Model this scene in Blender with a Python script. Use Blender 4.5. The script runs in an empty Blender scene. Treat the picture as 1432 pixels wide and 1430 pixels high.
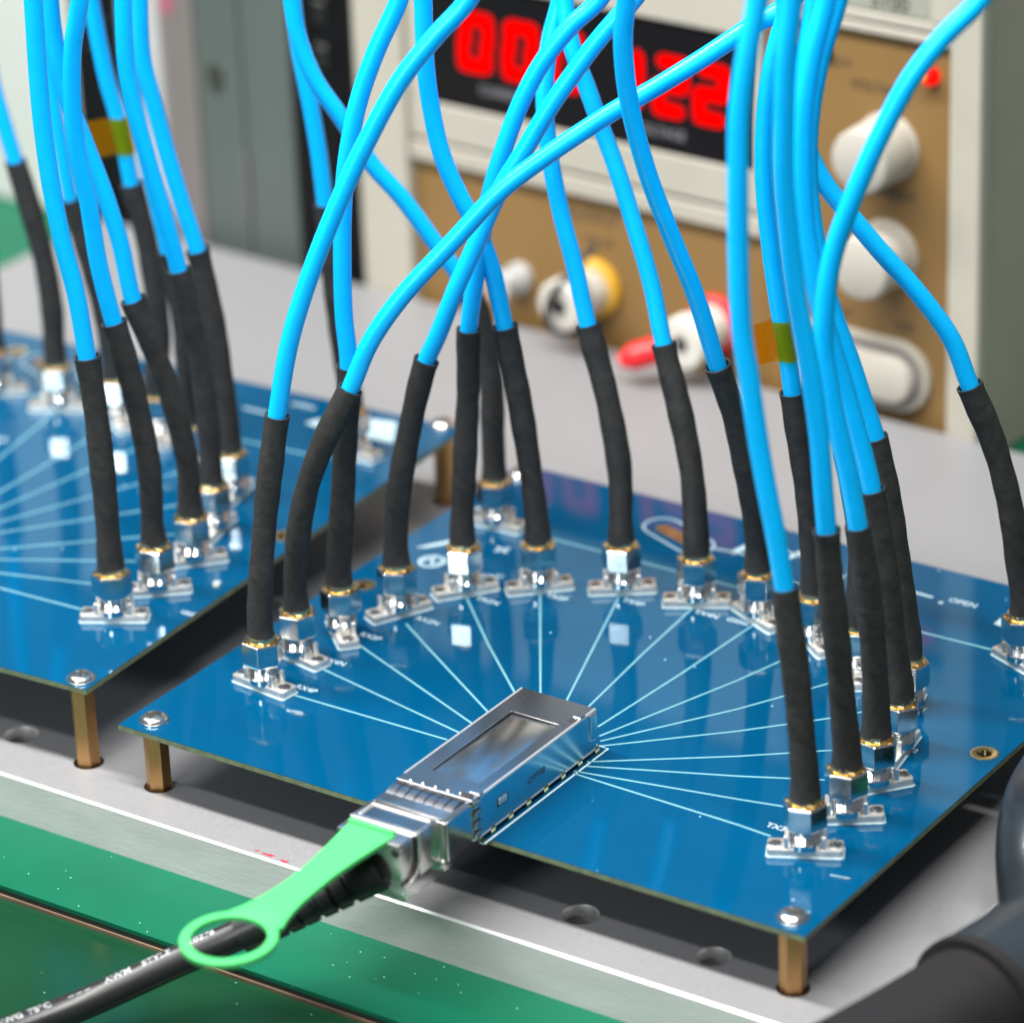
# Coaxial test boards on an aluminium bench plate, seen close up.  Coordinates in millimetres, built at 1/1000 (metres).
import bpy, bmesh, math, random
from mathutils import Vector, Matrix
random.seed(7)
S = 0.001
R = math.radians
scene = bpy.context.scene
col = scene.collection

CAM_POS=(498.2,-562.1,397.4)
CAM_RIGHT=(0.828338,0.559140,-0.034917)
CAM_FWD=(-0.518615,0.741746,-0.425266)
CAM_UP=(-0.211884,0.370372,0.904395)
ZL=4.5; LE0=(-10.51,2.41); LANG=0.0509
LSH=(6.12,-8.11)
LEFT_SCREWS=[(-14.6,5.7),(-23.7,156.0)]
LENS=138.27
# key: (connector x, y, flange angle, nut angle, sleeve points, jacket points, label)
CABLES={
'R1':(16.9,29.7,-6,-36,[(16.9,29.7,12.4),(17.7,30.3,27.8),(19.5,31.5,44.7),(21.1,32.6,56.3),(22.3,33.5,64.5)],
 [(25.2,35.5,80.7),(29.4,38.4,95.7),(35.9,43,114),(40.1,45.9,124.2),(46.6,50.4,137.7),(52.7,54.7,146.7),(58.3,58.6,154),(64.3,62.9,169.1),(70.4,67.1,184.1)],
 'blue coaxial cable on the front-left connector of the right board, leaning right above'),
'R2':(15.3,44.5,-11,-81,[(15.3,44.5,12.4),(15.8,44.9,24.6),(18.3,46.6,40),(22.3,49.4,52.5),(27.3,52.9,64.3)],
 [(31.1,55.5,74.6),(37,59.6,84.8),(46.6,66.4,97.3),(55.2,72.4,108.2),(63.6,78.3,115.8),(69.8,82.6,120.8),(75.6,86.7,125.2),(80.8,90.3,128.6),(89.6,96.5,135),(98.4,102.6,141.9),(104.2,106.7,146),(111.9,112,158.5),(119.6,117.4,171)],
 'blue coaxial cable crossing far to the upper right from the second left connector'),
'R3':(16.7,58.8,-42,-57,[(16.7,58.8,12.4),(18.1,59.7,32.9),(19.3,60.6,50),(20.6,61.5,64.9)],
 [(20.2,61.3,76.9),(20.5,61.4,88.7),(21.3,62,103.5),(22.9,63.1,115.8),(25.2,64.7,126.3),(28.6,67.1,136.7),(32.7,69.9,146.9),(36.5,72.6,163.8),(40.4,75.3,180.7)],
 'blue coaxial cable rising nearly straight from the third left connector'),
'R0':(14.7,122.8,2,-67,[(14.7,122.8,12.4),(14.7,122.8,24.8),(14.8,122.9,35.7),(13.9,122.3,48.3),(12,121,57.3),(9.9,119.5,62.7)],
 [(7.8,118,67.1),(5.3,116.3,71.9),(-0.6,112.2,83.3),(-5.6,108.7,91.2),(-10.9,104.9,102.9),(-15.3,101.8,112.2),(-17.9,100.1,122.4),(-18.6,99.5,130.7),(-19.6,98.8,148.7),(-20.6,98.1,166.6)],
 'blue coaxial cable coming from the upper left to the rearmost left connector'),
'R4':(21.5,73.7,64,-65,[(21.5,73.7,12.4),(22.6,74.4,29.7),(25.2,76.2,45.2),(28.9,78.8,61.7)],
 [(31,80.3,67.2),(34.6,82.8,77.9),(38,85.2,86.9),(43.3,88.9,100.7),(47.9,92.1,109.7),(52.4,95.3,118.7),(56.9,98.4,126.5),(61.1,101.3,133.2),(65.2,104.2,138.9),(68,106.1,142.7),(73.9,110.3,157.9),(79.8,114.4,173.1)],
 'blue coaxial cable leaning right from the left connector beside the round white print'),
'R5':(28.4,90.0,54,-74,[(28.4,90,12.4),(29.4,90.6,31.8),(30.6,91.5,50.9),(31.2,91.9,64.7)],
 [(31.9,92.4,70.6),(33.3,93.4,80),(34.6,94.3,88.3),(36.7,95.7,98.9),(39.4,97.6,108.6),(42.3,99.7,117.4),(46.3,102.5,126.1),(51.5,106.1,133.8),(56.4,109.5,139.2),(62.9,114.1,153.6),(69.5,118.7,168)],
 'blue coaxial cable with upright black sleeve on the connector with the brightest nut'),
'R6':(42.2,99.8,44,-85,[(42.2,99.8,12.4),(41.2,99.2,31.1),(39.6,98,48.7),(37.6,96.6,65)],
 [(36.6,96,72),(35.7,95.3,78.8),(33.1,93.4,89),(30.2,91.5,96.6),(27.6,89.6,105.8),(26.1,88.6,116.4),(25.5,88.1,126.2),(25.6,88.2,140.6),(25.7,88.3,158.6),(25.8,88.4,176.6)],
 'blue coaxial cable leaning left above the connector straight behind the metal cage'),
'R7':(59.0,108.6,35,-72,[(59,108.6,12.4),(57.8,110.7,28.5),(54.5,111.6,45),(49.6,111.7,62.4)],
 [(46.2,112.1,76),(43.2,112.2,86.7),(40.7,112.6,97.4),(39,113.4,106.8),(38.2,114.6,115.4),(38.5,116.9,125.4),(39.7,119.5,133.8),(41.1,122.8,151.2),(42.6,126,168.6)],
 'blue coaxial cable whose sleeve ends in front of the yellow terminal post'),
'R8':(77.2,111.4,30,-68,[(77.2,111.4,12.4),(74.7,114,31),(71.1,115.1,45.5),(66.8,115.8,59.8)],
 [(63.5,116.8,72.4),(58.4,117.2,87.5),(54.5,117.4,98.3),(50.7,117.3,107.6),(47.3,117.3,116.1),(44.4,117.2,123),(42.5,117.6,129.9),(41.7,118.3,134.4),(39.8,119.8,152.2),(37.9,121.2,169.9)],
 'blue coaxial cable whose sleeve ends in front of the red banana plug'),
'R9':(93.2,111.6,-26,-67,[(93.2,111.6,12.4),(93.7,108,32.5),(92.9,103.5,51.3),(91.1,98.9,66)],
 [(89.1,93.6,83.9),(86.8,88.6,97.9),(84.6,83.6,112.5),(83.6,80.2,124.1),(83.4,77.7,134.1),(84.2,75.6,145.2),(85.8,74.7,153.5),(87.9,73.6,171.3),(89.9,72.5,189)],
 'blue coaxial cable whose sleeve ends just right of the red-ringed terminal'),
'R10':(109.7,107.7,-36,-90,[(109.7,107.7,12.4),(109.2,107.4,29.5),(107.7,106.3,44.9),(106,105.2,60.5)],
 [(105.3,104.6,68.5),(103.8,103.6,80.1),(102.3,102.6,94.8),(101.4,101.9,109.2),(101.6,102.1,121.8),(102.9,103,134.2),(105.3,104.7,144.9),(106.3,105.4,147.9),(109.6,107.7,165.1),(112.8,109.9,182.4)],
 'blue coaxial cable with an amber tape flag on the right board'),
'R11':(153.9,27.9,27,-75,[(153.9,27.9,12.4),(153.5,27.6,24.5),(152.6,27,38.9),(151.4,26.1,51.5),(150.7,25.7,59.2)],
 [(149.4,24.7,70.6),(147.9,23.7,81.3),(146.4,22.7,93.9),(145.4,21.9,104.3),(144.5,21.3,111.9),(144.1,21,122.1),(144,21,133.5),(144.1,21,144.7),(144.4,21.2,155.8),(145.6,22,166.7),(147.3,23.3,177.5),(149.1,24.5,195.3),(150.8,25.7,213)],
 'blue coaxial cable on the foremost connector of the right board, nearest the camera'),
'R12':(154.3,43.7,34,-78,[(154.3,43.7,12.4),(153.7,43.3,25.3),(152.9,42.7,38.9),(151.7,41.9,54.1),(151.1,41.4,65)],
 [(150.6,41.1,72.8),(150,40.7,83.5),(149,40,94.1),(147.7,39.1,104.6),(146.2,38,116.5),(145.2,37.3,128.1),(144.5,36.8,139.7),(144.6,36.9,151),(145,37.2,162.1),(146,37.9,173.1),(146.8,38.5,191.1),(147.7,39.1,209)],
 'blue coaxial cable straight behind the foremost one in the right row'),
'R13':(153.1,58.0,52,-96,[(153.1,58,12.4),(152.7,57.9,27.5),(151.5,57.3,44.3),(149.7,56.2,59.4)],
 [(148,55.2,70.8),(146.1,54,81.7),(144.8,53.2,90.3),(143.9,52.8,97.3),(144,52.9,104.8),(144.7,53.6,113.7),(146.3,54.8,121.5),(149.1,56.9,131),(152.6,59.5,141.2),(157.3,63,152.4),(162,66.5,160),(168,70.9,167.7),(174.1,75.3,182.6),(180.2,79.7,197.6)],
 'blue coaxial cable sweeping to the upper right across the two white knobs'),
'R14':(149.6,73.9,99,-93,[(149.6,73.9,12.4),(148.4,73.1,28.5),(146.9,72,44.9),(144.8,70.5,60.6)],
 [(143.5,69.6,68),(141.8,68.4,76.1),(140.1,67.3,84),(138.5,66.1,91.2),(136.4,64.7,100.6),(135.2,63.8,108.2),(134,63,117.3),(133.5,62.6,129.3),(133.7,62.8,141.1),(135.1,63.8,152.6),(137.4,65.4,164),(139.5,66.8,181.7),(141.6,68.3,199.3)],
 'blue coaxial cable on the fourth connector of the right row, sleeve half hidden'),
'R15':(142.4,91.2,107,-71,[(142.4,91.2,12.4),(141.6,90.6,24.1),(139.7,89.2,42.5),(136.4,86.9,63.9)],
 [(134.2,85.4,72.9),(132,83.9,81.8),(129.4,82,91.4),(127.5,80.7,100.1),(126.1,79.7,110.2),(125.2,79.1,122.5),(125.6,79.4,134.5),(127.3,80.6,146.3),(130.1,82.5,158),(132.6,84.3,175.5),(135,86,193.1)],
 'blue coaxial cable with the outermost black sleeve of the bunch on the right row'),
'R16':(125.5,99.3,-58,-73,[(125.5,99.3,12.4),(125.9,99.6,28.2),(125,98.9,41.8),(123.2,97.7,53.5)],
 [(122,96.8,61.8),(120.5,95.8,75),(118.8,94.6,87.9),(117.1,93.4,100.7),(116,92.6,114.9),(115.8,92.5,128.8),(116.7,93.2,140.9),(118.2,94.2,152.8),(119.5,95.1,170.7),(120.8,96,188.6)],
 'blue coaxial cable hidden in the right bunch, only its nut showing between sleeves'),
'RR':(153.6,121.5,-24,-68,[(153.6,121.5,12.4),(152.7,120.9,22.3),(151.4,119.9,36),(148,117.6,52.9),(143.6,114.5,66.6)],
 [(140.4,112.3,77.1),(134,107.8,88.8),(128.2,103.7,97.4),(123.3,100.3,105.2),(119,97.3,112.3),(116.1,95.3,119.5),(113.8,93.6,129.6),(112.7,92.9,140.3),(112.2,92.5,152.4),(111.7,92.2,170.4),(111.2,91.9,188.4)],
 'blue coaxial cable at the right edge with a long bent black sleeve'),
'La':(-26.9,32.4,30,-51,[(-26.9,32.4,16.9),(-26.8,32.5,33.5),(-27,32.4,50.8),(-27.9,31.8,68.2)],
 [(-28.8,31.1,82.4),(-30.5,30,95.2),(-31.6,29.2,108.9),(-32.1,28.9,122.4),(-32,28.9,135.7),(-31.7,29.1,148.9),(-31.4,29.3,166.8),(-31.1,29.5,184.8)],
 'pale blue coaxial cable on the foremost connector of the left board, long upright sleeve'),
'Lb':(-27.0,47.8,40,-69,[(-27,47.8,16.9),(-26.7,48,35.7),(-28.3,46.9,53.4),(-30.5,45.3,67.9),(-31,45,70.8)],
 [(-32.8,43.8,84.5),(-33.7,43.2,98.6),(-34.9,42.3,112.4),(-34.9,42.3,123.3),(-34.1,42.9,133.9),(-32.2,44.2,144.5),(-30.4,45.4,162.2),(-28.6,46.7,180)],
 'pale blue coaxial cable on the second connector of the left board, curving up leftward'),
'Lc':(-29.3,64.1,47,-80,[(-29.3,64.1,16.9),(-29.2,64.1,29.1),(-30.9,63,43.7),(-34.3,60.6,60.2),(-36.8,58.8,70.1)],
 [(-38.3,57.8,83.7),(-40.4,56.3,95.5),(-42.8,54.7,105.9),(-45,53.1,115.6),(-46.4,52.1,124.7),(-47.1,51.7,133.7),(-47.1,51.6,140.1),(-47.2,51.6,158.1),(-47.3,51.5,176.1)],
 'blue coaxial cable with a slanting sleeve on the third connector of the left board'),
'Ld':(-35.5,79.8,103,-75,[(-35.5,79.8,16.9),(-35.2,80,27.2),(-35.8,79.6,45.4),(-37.5,78.4,60.9),(-38.7,77.6,70.3)],
 [(-40.1,76.6,80.4),(-42,75.3,92),(-44.2,73.8,106.3),(-45.3,73,117.6),(-45.2,73,128.7),(-45,73.2,134.3),(-44.6,73.5,152.3),(-44.1,73.8,170.2)],
 'blue coaxial cable on the left board, left one of the two joined thick sleeves'),
'Le':(-43.5,97.0,102,-66,[(-43.5,97,16.9),(-43.5,97,27.9),(-44.6,96.3,46.4),(-46,95.3,60.3),(-46.9,94.6,67.7)],
 [(-49.1,93.1,79.1),(-51.1,91.7,90.9),(-53,90.4,103.7),(-54.4,89.4,114.1),(-54.4,89.4,122.5),(-54.2,89.6,128.2),(-53.8,89.9,146.2),(-53.4,90.2,164.2)],
 'blue coaxial cable on the left board, right one of the two joined thick sleeves'),
'Lf':(-80.3,115.2,-49,-54,[(-80.3,115.2,16.9),(-78.8,116.3,29.7),(-78.9,116.2,44.2),(-80.2,115.3,59.8),(-81.9,114.1,71.4)],
 [(-82.5,113.6,78.9),(-83.6,112.9,88.7),(-84.9,112,96.6),(-86.1,111.2,108.5),(-86.7,110.7,117.3),(-87.5,110.1,135.2),(-88.3,109.6,153.2)],
 'blue coaxial cable with a dark amber tape flag on the left board'),
'Lx':(-62.0,104.7,-55,-60,[(-62,104.7,16.9),(-61.5,105.1,29.9),(-61.9,104.8,46.6),(-63.3,103.8,61.2)],
 [(-64.6,102.9,72.1),(-66.2,101.8,84.6),(-67.6,100.8,98.8),(-68.2,100.4,111),(-67.7,100.8,123),(-67.3,101.1,141),(-66.9,101.4,159)],
 'blue coaxial cable hidden behind the joined thick sleeves of the left board'),
'Lg':(-114.1,117.2,29,-63,[(-114.1,117.2,16.9),(-113.8,117.4,29.8),(-114.4,116.9,43.2),(-116.3,115.6,57.4),(-118.5,114.1,70.6)],
 [(-120.3,112.9,81.7),(-121.7,111.9,91.9),(-122,111.7,102.7),(-121.6,111.9,111.7),(-121.1,112.3,129.7),(-120.6,112.6,147.7)],
 'blue coaxial cable at the far left in front of the white panel'),
'Lh':(-95.7,117.7,-30,-67,[(-95.7,117.7,16.9),(-96.4,117.2,31.5),(-98.3,115.9,46.7),(-101.3,113.8,64)],
 [(-102.1,113.2,74.7),(-103.1,112.5,89.3),(-104.2,111.8,101.9),(-104.7,111.4,114.4),(-105.1,111.1,132.4),(-105.6,110.8,150.4)],
 'dark blue coaxial cable glimpsed between the two pale cables of the left board'),
'Li':(-134.5,116.8,40,-57,[(-134.5,116.8,16.9),(-134.1,117.1,29.7),(-134.1,117.1,45.1)],
 [(-134.7,116.6,60.3),(-134.7,116.6,79.1),(-134.2,117,97.4),(-133.6,117.4,108.3),(-133.1,117.8,126.3),(-132.5,118.2,144.3)],
 'coaxial cable cut by the left picture edge at the rear of the left board'),
'LF':(-32.8,131.1,-4,-63,[(-32.8,131.1,16.9),(-33.9,130.3,33.8),(-34.7,129.7,52.3),(-35.5,129.2,69.7)],
 [(-36.3,128.6,84.6),(-37.4,127.8,96.5),(-38.7,127,107.8),(-39.3,126.5,119.9),(-39.9,126.1,137.9),(-40.4,125.7,155.9)],
 'blue coaxial cable at the rear right corner of the left board before the grey cabinet'),
}
TRACES_RIGHT=[[(25.0,29.9),(65.1,30.1)],
[(22.5,43.0),(65.5,34.0)],
[(22.3,56.6),(65.7,38.7)],
[(26.0,70.1),(35.2,64.1),(67.1,43.8)],
[(30.5,87.6),(47.5,71.2),(67.1,53.7)],
[(43.7,97.8),(70.9,57.1)],
[(60.3,104.9),(77.4,57.4)],
[(77.5,109.4),(79.8,84.4),(83.0,57.0)],
[(93.6,108.4),(92.1,81.3),(89.6,51.1)],
[(109.9,104.6),(104.3,84.2),(92.1,47.7)],
[(125.2,98.7),(116.6,82.9),(111.1,72.9),(93.5,46.0)],
[(140.2,92.5),(130.1,79.2),(116.2,64.4),(94.7,44.2)],
[(147.0,75.1),(137.2,66.9),(121.9,55.0),(96.0,37.0)],
[(148.7,58.4),(141.4,54.8),(126.3,47.7),(97.0,35.4)],
[(148.8,43.5),(140.7,41.5),(131.3,39.4),(95.7,32.3)],
[(144.8,29.8),(136.7,30.4),(96.2,31.4)]]
TRACES_LEFT=[[(-29.9,32.3),(-85.8,30.0)],
[(-29.8,47.0),(-86.4,30.9)],
[(-31.9,62.7),(-85.2,34.1)],
[(-37.8,77.8),(-86.3,35.6)],
[(-45.4,94.7),(-87.9,42.7)],
[(-63.2,102.0),(-89.2,44.5)],
[(-80.7,112.2),(-90.8,46.1)],
[(-95.6,114.7),(-93.4,49.3)],
[(-113.5,114.2),(-100.3,54.9)],
[(-133.2,114.0),(-105.9,55.1)]]
LABELS=[('RX4P',25.3,33.5),('RX4N',22.9,47.0),('RX2P',22.8,60.9),('RX2N',29.4,73.7),('TX2N',35.4,88.8),('TX2P',48.0,98.2),('TX4P',64.4,104.7),('TX4N',81.9,107.8),('GSSG',89.8,108.3),('TX3P',144.4,33.5),("P1",145.0,92.7),("P2",152.1,75.6)]
DAC=[(86,-24,2.5),(85.9,-20.9,1.5),(82.1,-28,0),(76.8,-33,-3),(70.3,-37.7,-7),(63.4,-42.1,-11),(54.6,-49.8,-15.5),(47.6,-57.4,-19),(41.8,-65.3,-21.5),(33.5,-80.9,-23),(28.9,-92.6,-23),(21.6,-109.3,-23)]
FLAG_R=(105,104.5,73.8)
FLAG_L=(-83.6,112.9,83.4)
HOSE=[(196.7,-31.8,-8),(200.8,-16.3,-8),(205.5,6,-8),(210.4,30.4,-8),(216.7,61.7,-8)]
HOSE2=[(205.7,37.6,-12),(202,42,-4),(196,52.3,2),(187,76.4,0),(182.2,109.8,-8)]
PRINT_ANG, PRINT_SGN = -0.12, 1
HOSE_R, HOSE2_R = 15.0, 11.0


# ---------------------------------------------------------------- camera, light, exposure
cam_d = bpy.data.cameras.new('camera'); cam = bpy.data.objects.new('camera', cam_d); col.objects.link(cam)
rt, fw, up = Vector(CAM_RIGHT), Vector(CAM_FWD), Vector(CAM_UP)
mw = Matrix((rt, up, -fw)).transposed().to_4x4(); mw.translation = Vector(CAM_POS)*S
cam.matrix_world = mw
cam_d.sensor_width = 36; cam_d.lens = LENS; cam_d.clip_start = .02; cam_d.clip_end = 50
cam_d.dof.use_dof = True
cam_d.dof.focus_distance = (Vector((75, 30, 8))-Vector(CAM_POS)).dot(fw)*S
cam_d.dof.aperture_fstop = 11
scene.camera = cam
scene.view_settings.view_transform = 'Standard'; scene.view_settings.look = 'None'
scene.view_settings.exposure = 0; scene.view_settings.gamma = 1
w = bpy.data.worlds.new('World'); scene.world = w; w.use_nodes = True
bg = w.node_tree.nodes['Background']; bg.inputs[0].default_value = (.80, .90, 1, 1); bg.inputs[1].default_value = .17
def area(name, loc, target, sx, sy, power, color):
    d = bpy.data.lights.new(name, 'AREA'); d.shape = 'RECTANGLE'; d.size = sx; d.size_y = sy; d.energy = power; d.color = color
    o = bpy.data.objects.new(name, d); col.objects.link(o); o.location = loc
    z = (Vector(loc)-Vector(target)).normalized()
    x = Vector((1, 0, 0)); y = z.cross(x).normalized(); x = y.cross(z).normalized()
    m = Matrix((x, y, z)).transposed().to_4x4(); m.translation = loc; o.matrix_world = m
    return o
area('ceiling_tube_light', (-.16, -.12, .82), (-.16, .03, 0), 1.3, .075, 28, (1, .985, .95))
area('front_edge_fill_light', (-.10, -.62, 1.05), (-.05, .0, 0), 1.3, .07, 8, (1, .985, .95))  # unseen fill lamp, added to make the plate's front edge and side shine
area('window_light', (.0, -.90, .45), (.05, .08, .01), .22, .10, 3.2, (.95, .98, 1))

# ---------------------------------------------------------------- materials
def mat(name, base, rough=.5, metal=0, noise=0, nscale=200, bump=0, bscale=400, speck=None, speck_n=900, speck_t=.72, coat=0, spec=.5, emit=None, estr=0, stretch=None, rvar=0):
    m = bpy.data.materials.new(name); m.use_nodes = True; nt = m.node_tree; N = nt.nodes; L = nt.links
    p = N['Principled BSDF']; p.inputs['Roughness'].default_value = rough; p.inputs['Metallic'].default_value = metal
    p.inputs['Specular IOR Level'].default_value = spec; p.inputs['Coat Weight'].default_value = coat
    p.inputs['Base Color'].default_value = (*base, 1)
    tc = N.new('ShaderNodeTexCoord'); mp = N.new('ShaderNodeMapping'); L.new(tc.outputs['Object'], mp.inputs[0])
    if stretch: mp.inputs['Scale'].default_value = stretch
    csock = None
    if noise:
        n = N.new('ShaderNodeTexNoise'); n.inputs['Scale'].default_value = nscale; n.inputs['Detail'].default_value = 5; L.new(mp.outputs[0], n.inputs['Vector'])
        r = N.new('ShaderNodeMapRange'); r.inputs[1].default_value = .17; r.inputs[2].default_value = .75; r.inputs[3].default_value = 1-noise; r.inputs[4].default_value = 1+noise
        L.new(n.outputs[0], r.inputs[0])
        v = N.new('ShaderNodeVectorMath'); v.operation = 'SCALE'; v.inputs[0].default_value = base; L.new(r.outputs[0], v.inputs['Scale']); csock = v.outputs[0]
        if rvar:
            r2 = N.new('ShaderNodeMapRange'); r2.inputs[1].default_value = .3; r2.inputs[2].default_value = .7; r2.inputs[3].default_value = max(.02, rough-rvar); r2.inputs[4].default_value = rough+rvar
            L.new(n.outputs[0], r2.inputs[0]); L.new(r2.outputs[0], p.inputs['Roughness'])
    if speck:
        vo = N.new('ShaderNodeTexVoronoi'); vo.inputs['Scale'].default_value = speck_n; L.new(tc.outputs['Object'], vo.inputs['Vector'])
        wn = N.new('ShaderNodeTexWhiteNoise'); L.new(vo.outputs['Position'], wn.inputs['Vector'])
        a = N.new('ShaderNodeMath'); a.operation = 'LESS_THAN'; a.inputs[1].default_value = .13; L.new(vo.outputs['Distance'], a.inputs[0])
        b = N.new('ShaderNodeMath'); b.operation = 'GREATER_THAN'; b.inputs[1].default_value = speck_t; L.new(wn.outputs['Value'], b.inputs[0])
        c = N.new('ShaderNodeMath'); c.operation = 'MULTIPLY'; L.new(a.outputs[0], c.inputs[0]); L.new(b.outputs[0], c.inputs[1])
        mx = N.new('ShaderNodeMix'); mx.data_type = 'RGBA'; L.new(c.outputs[0], mx.inputs[0])
        mx.inputs[6].default_value = (*base, 1); mx.inputs[7].default_value = (*speck, 1)
        if csock: L.new(csock, mx.inputs[6])
        csock = mx.outputs[2]
    if csock: L.new(csock, p.inputs['Base Color'])
    if bump:
        n2 = N.new('ShaderNodeTexNoise'); n2.inputs['Scale'].default_value = bscale; n2.inputs['Detail'].default_value = 4; L.new(mp.outputs[0], n2.inputs['Vector'])
        bp = N.new('ShaderNodeBump'); bp.inputs['Strength'].default_value = bump; bp.inputs['Distance'].default_value = .0003; L.new(n2.outputs[0], bp.inputs['Height']); L.new(bp.outputs[0], p.inputs['Normal'])
    if emit:
        p.inputs['Emission Color'].default_value = (*emit, 1); p.inputs['Emission Strength'].default_value = estr
    return m
M = {}
M['mask'] = mat('blue_solder_mask', (.0001, .054, .130), .055, noise=.10, nscale=25, speck=(.35, .6, .75), speck_n=500, speck_t=.988, spec=.42, bump=.03, bscale=60)
M['mask'].node_tree.nodes['Principled BSDF'].inputs['Specular Tint'].default_value = (.30, .85, 1, 1)
M['fr4'] = mat('glass_fibre_edge', (.13, .165, .095), .6, noise=.35, nscale=500)
M['silk'] = mat('white_silk_print', (.42, .56, .62), .5, noise=.08)
M['trace'] = mat('tinned_trace', (.16, .37, .42), .35, noise=.1)
M['pad'] = mat('tinned_pad', (.45, .60, .66), .35, metal=.3, noise=.1)
M['nickel'] = mat('polished_nickel', (.74, .74, .73), .17, 1, noise=.06, nscale=300, rvar=.05)
M['flange'] = mat('matte_nickel', (.88, .85, .80), .42, .9, noise=.08, nscale=400, rvar=.08)
M['gold'] = mat('gold_plating', (.97, .74, .38), .18, 1, noise=.1, nscale=300)
M['brass'] = mat('aged_brass', (.50, .285, .12), .42, 1, noise=.28, nscale=260, rvar=.1, stretch=(1, 1, .35))
M['screw'] = mat('zinc_screw', (.85, .83, .79), .22, 1, noise=.1, nscale=500)
M['recess'] = mat('dark_recess', (.03, .028, .027), .5)
M['jacket'] = mat('blue_cable_jacket', (.001, .46, 1.0), .30, noise=.05, nscale=300, bump=.22, bscale=2200, spec=.42)
M['sleeve'] = mat('black_heat_shrink', (.024, .0235, .023), .66, noise=.45, nscale=420, bump=.42, bscale=700, speck=(.10, .10, .092), speck_n=1300, speck_t=.76, spec=.35)
M['alu'] = mat('blasted_aluminium', (.255, .255, .265), .48, .3, noise=.05, nscale=1300, bump=.14, bscale=3000, speck=(.45, .45, .45), speck_n=500, speck_t=.992, rvar=.05)
M['alu_side'] = mat('machined_aluminium', (.50, .51, .50), .55, .1, noise=.09, nscale=160, bump=.12, bscale=900, stretch=(.35, 1, 1.4), rvar=.1)
M['chamfer'] = mat('chamfer_highlight', (.88, .88, .88), .34, .6, noise=.05)  # near-white base puts the highlight along the plate edge into the colour
M['mat'] = mat('green_bench_mat', (.001, .098, .050), .42, noise=.14, nscale=35, speck=(.35, .75, .55), speck_n=900, speck_t=.965, bump=.15, bscale=900, spec=.3)
M['mat_low'] = mat('dark_green_sheet', (.006, .042, .018), .16, noise=.25, nscale=22, speck=(.3, .5, .4), speck_n=900, speck_t=.98, bump=.04, bscale=50, spec=.35)
M['mat_black'] = mat('black_rubber_layer', (.012, .014, .012), .6)
M['mat_tan'] = mat('tan_backing_layer', (.15, .10, .062), .6, noise=.8, nscale=120, stretch=(.3, 1, 1))
M['tab'] = mat('mint_green_plastic', (.065, .46, .135), .45, noise=.02, nscale=80, spec=.4)
M['rubber'] = mat('black_cable_rubber', (.013, .013, .014), .36, noise=.25, nscale=120, bump=.1, bscale=500, speck=(.4, .4, .4), speck_n=260, speck_t=.992)
M['print'] = mat('white_cable_print', (.52, .55, .57), .5, noise=.1)
M['shell'] = mat('plated_steel_shell', (.80, .80, .81), .20, 1, noise=.03, nscale=40, rvar=.015)
M['die'] = mat('cast_zinc_shell', (.80, .78, .76), .27, 1, noise=.03, nscale=60, rvar=.02)
M['edge'] = mat('edge_glint_metal', (.92, .91, .88), .42, .9)  # paler metal with the lamp glint on folds and rims put into its colour
M['spring'] = mat('spring_steel', (.58, .58, .60), .22, 1, noise=.05)
M['ps_beige'] = mat('beige_plastic_bezel', (.36, .34, .285), .5, noise=.04, nscale=60)
M['ps_gold'] = mat('bronze_front_panel', (.19, .108, .032), .55, noise=.06, nscale=40)
M['ps_side'] = mat('grey_green_casing', (.34, .30, .25), .5, noise=.08, nscale=40)
M['ps_label'] = mat('grey_label_strip', (.26, .27, .22), .5)
M['black_win'] = mat('black_display_window', (.006, .005, .006), .35, spec=.2)
M['led_red'] = mat('lit_red_segment', (.02, 0, 0), .8, spec=0, emit=(1, .0005, .0003), estr=1.25)
M['led_dot'] = mat('lit_red_lamp', (.05, 0, 0), .5, spec=.1, emit=(1, .002, .001), estr=1.3)
M['led_core'] = mat('lit_orange_core', (.2, .05, 0), .5, emit=(1, .36, .04), estr=1.4)
M['ink'] = mat('dark_panel_ink', (.05, .04, .03), .5)
M['win_ink'] = mat('grey_window_ink', (.16, .16, .17), .5)
M['knob'] = mat('ivory_knob', (.40, .375, .325), .4, noise=.03)
M['white_pl'] = mat('white_terminal_plastic', (.52, .50, .45), .4)
M['yellow'] = mat('yellow_terminal_plastic', (.60, .33, .02), .4)
M['red'] = mat('red_plastic', (.62, .008, .012), .35)
M['black_pl'] = mat('black_plastic', (.012, .012, .013), .4, noise=.1)
M['cab_light'] = mat('pale_grey_enamel', (.38, .385, .385), .4, noise=.03, nscale=30)
M['cab_green'] = mat('grey_green_enamel', (.070, .085, .080), .45, noise=.12, nscale=30, stretch=(1, 1, .2))
M['cab_grey'] = mat('warm_grey_trim', (.145, .13, .125), .5, noise=.05)
M['pink'] = mat('faded_pink_sticker', (.30, .09, .13), .5)
M['dark_box'] = mat('charcoal_casing', (.005, .005, .006), .6, spec=.12, noise=.1)
M['white_panel'] = mat('off_white_panel', (.46, .475, .455), .5, noise=.03, nscale=30)
M['hose'] = mat('black_glossy_hose', (.016, .021, .026), .30, noise=.3, nscale=40, bump=.05, bscale=120, coat=.15)
M['hose_matte'] = mat('black_matte_boot', (.011, .010, .011), .6, spec=.25, noise=.25, nscale=60, bump=.1, bscale=300)
M['red_paint'] = mat('red_paint_smear', (.33, .03, .05), .5, noise=.3, nscale=400)
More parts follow.
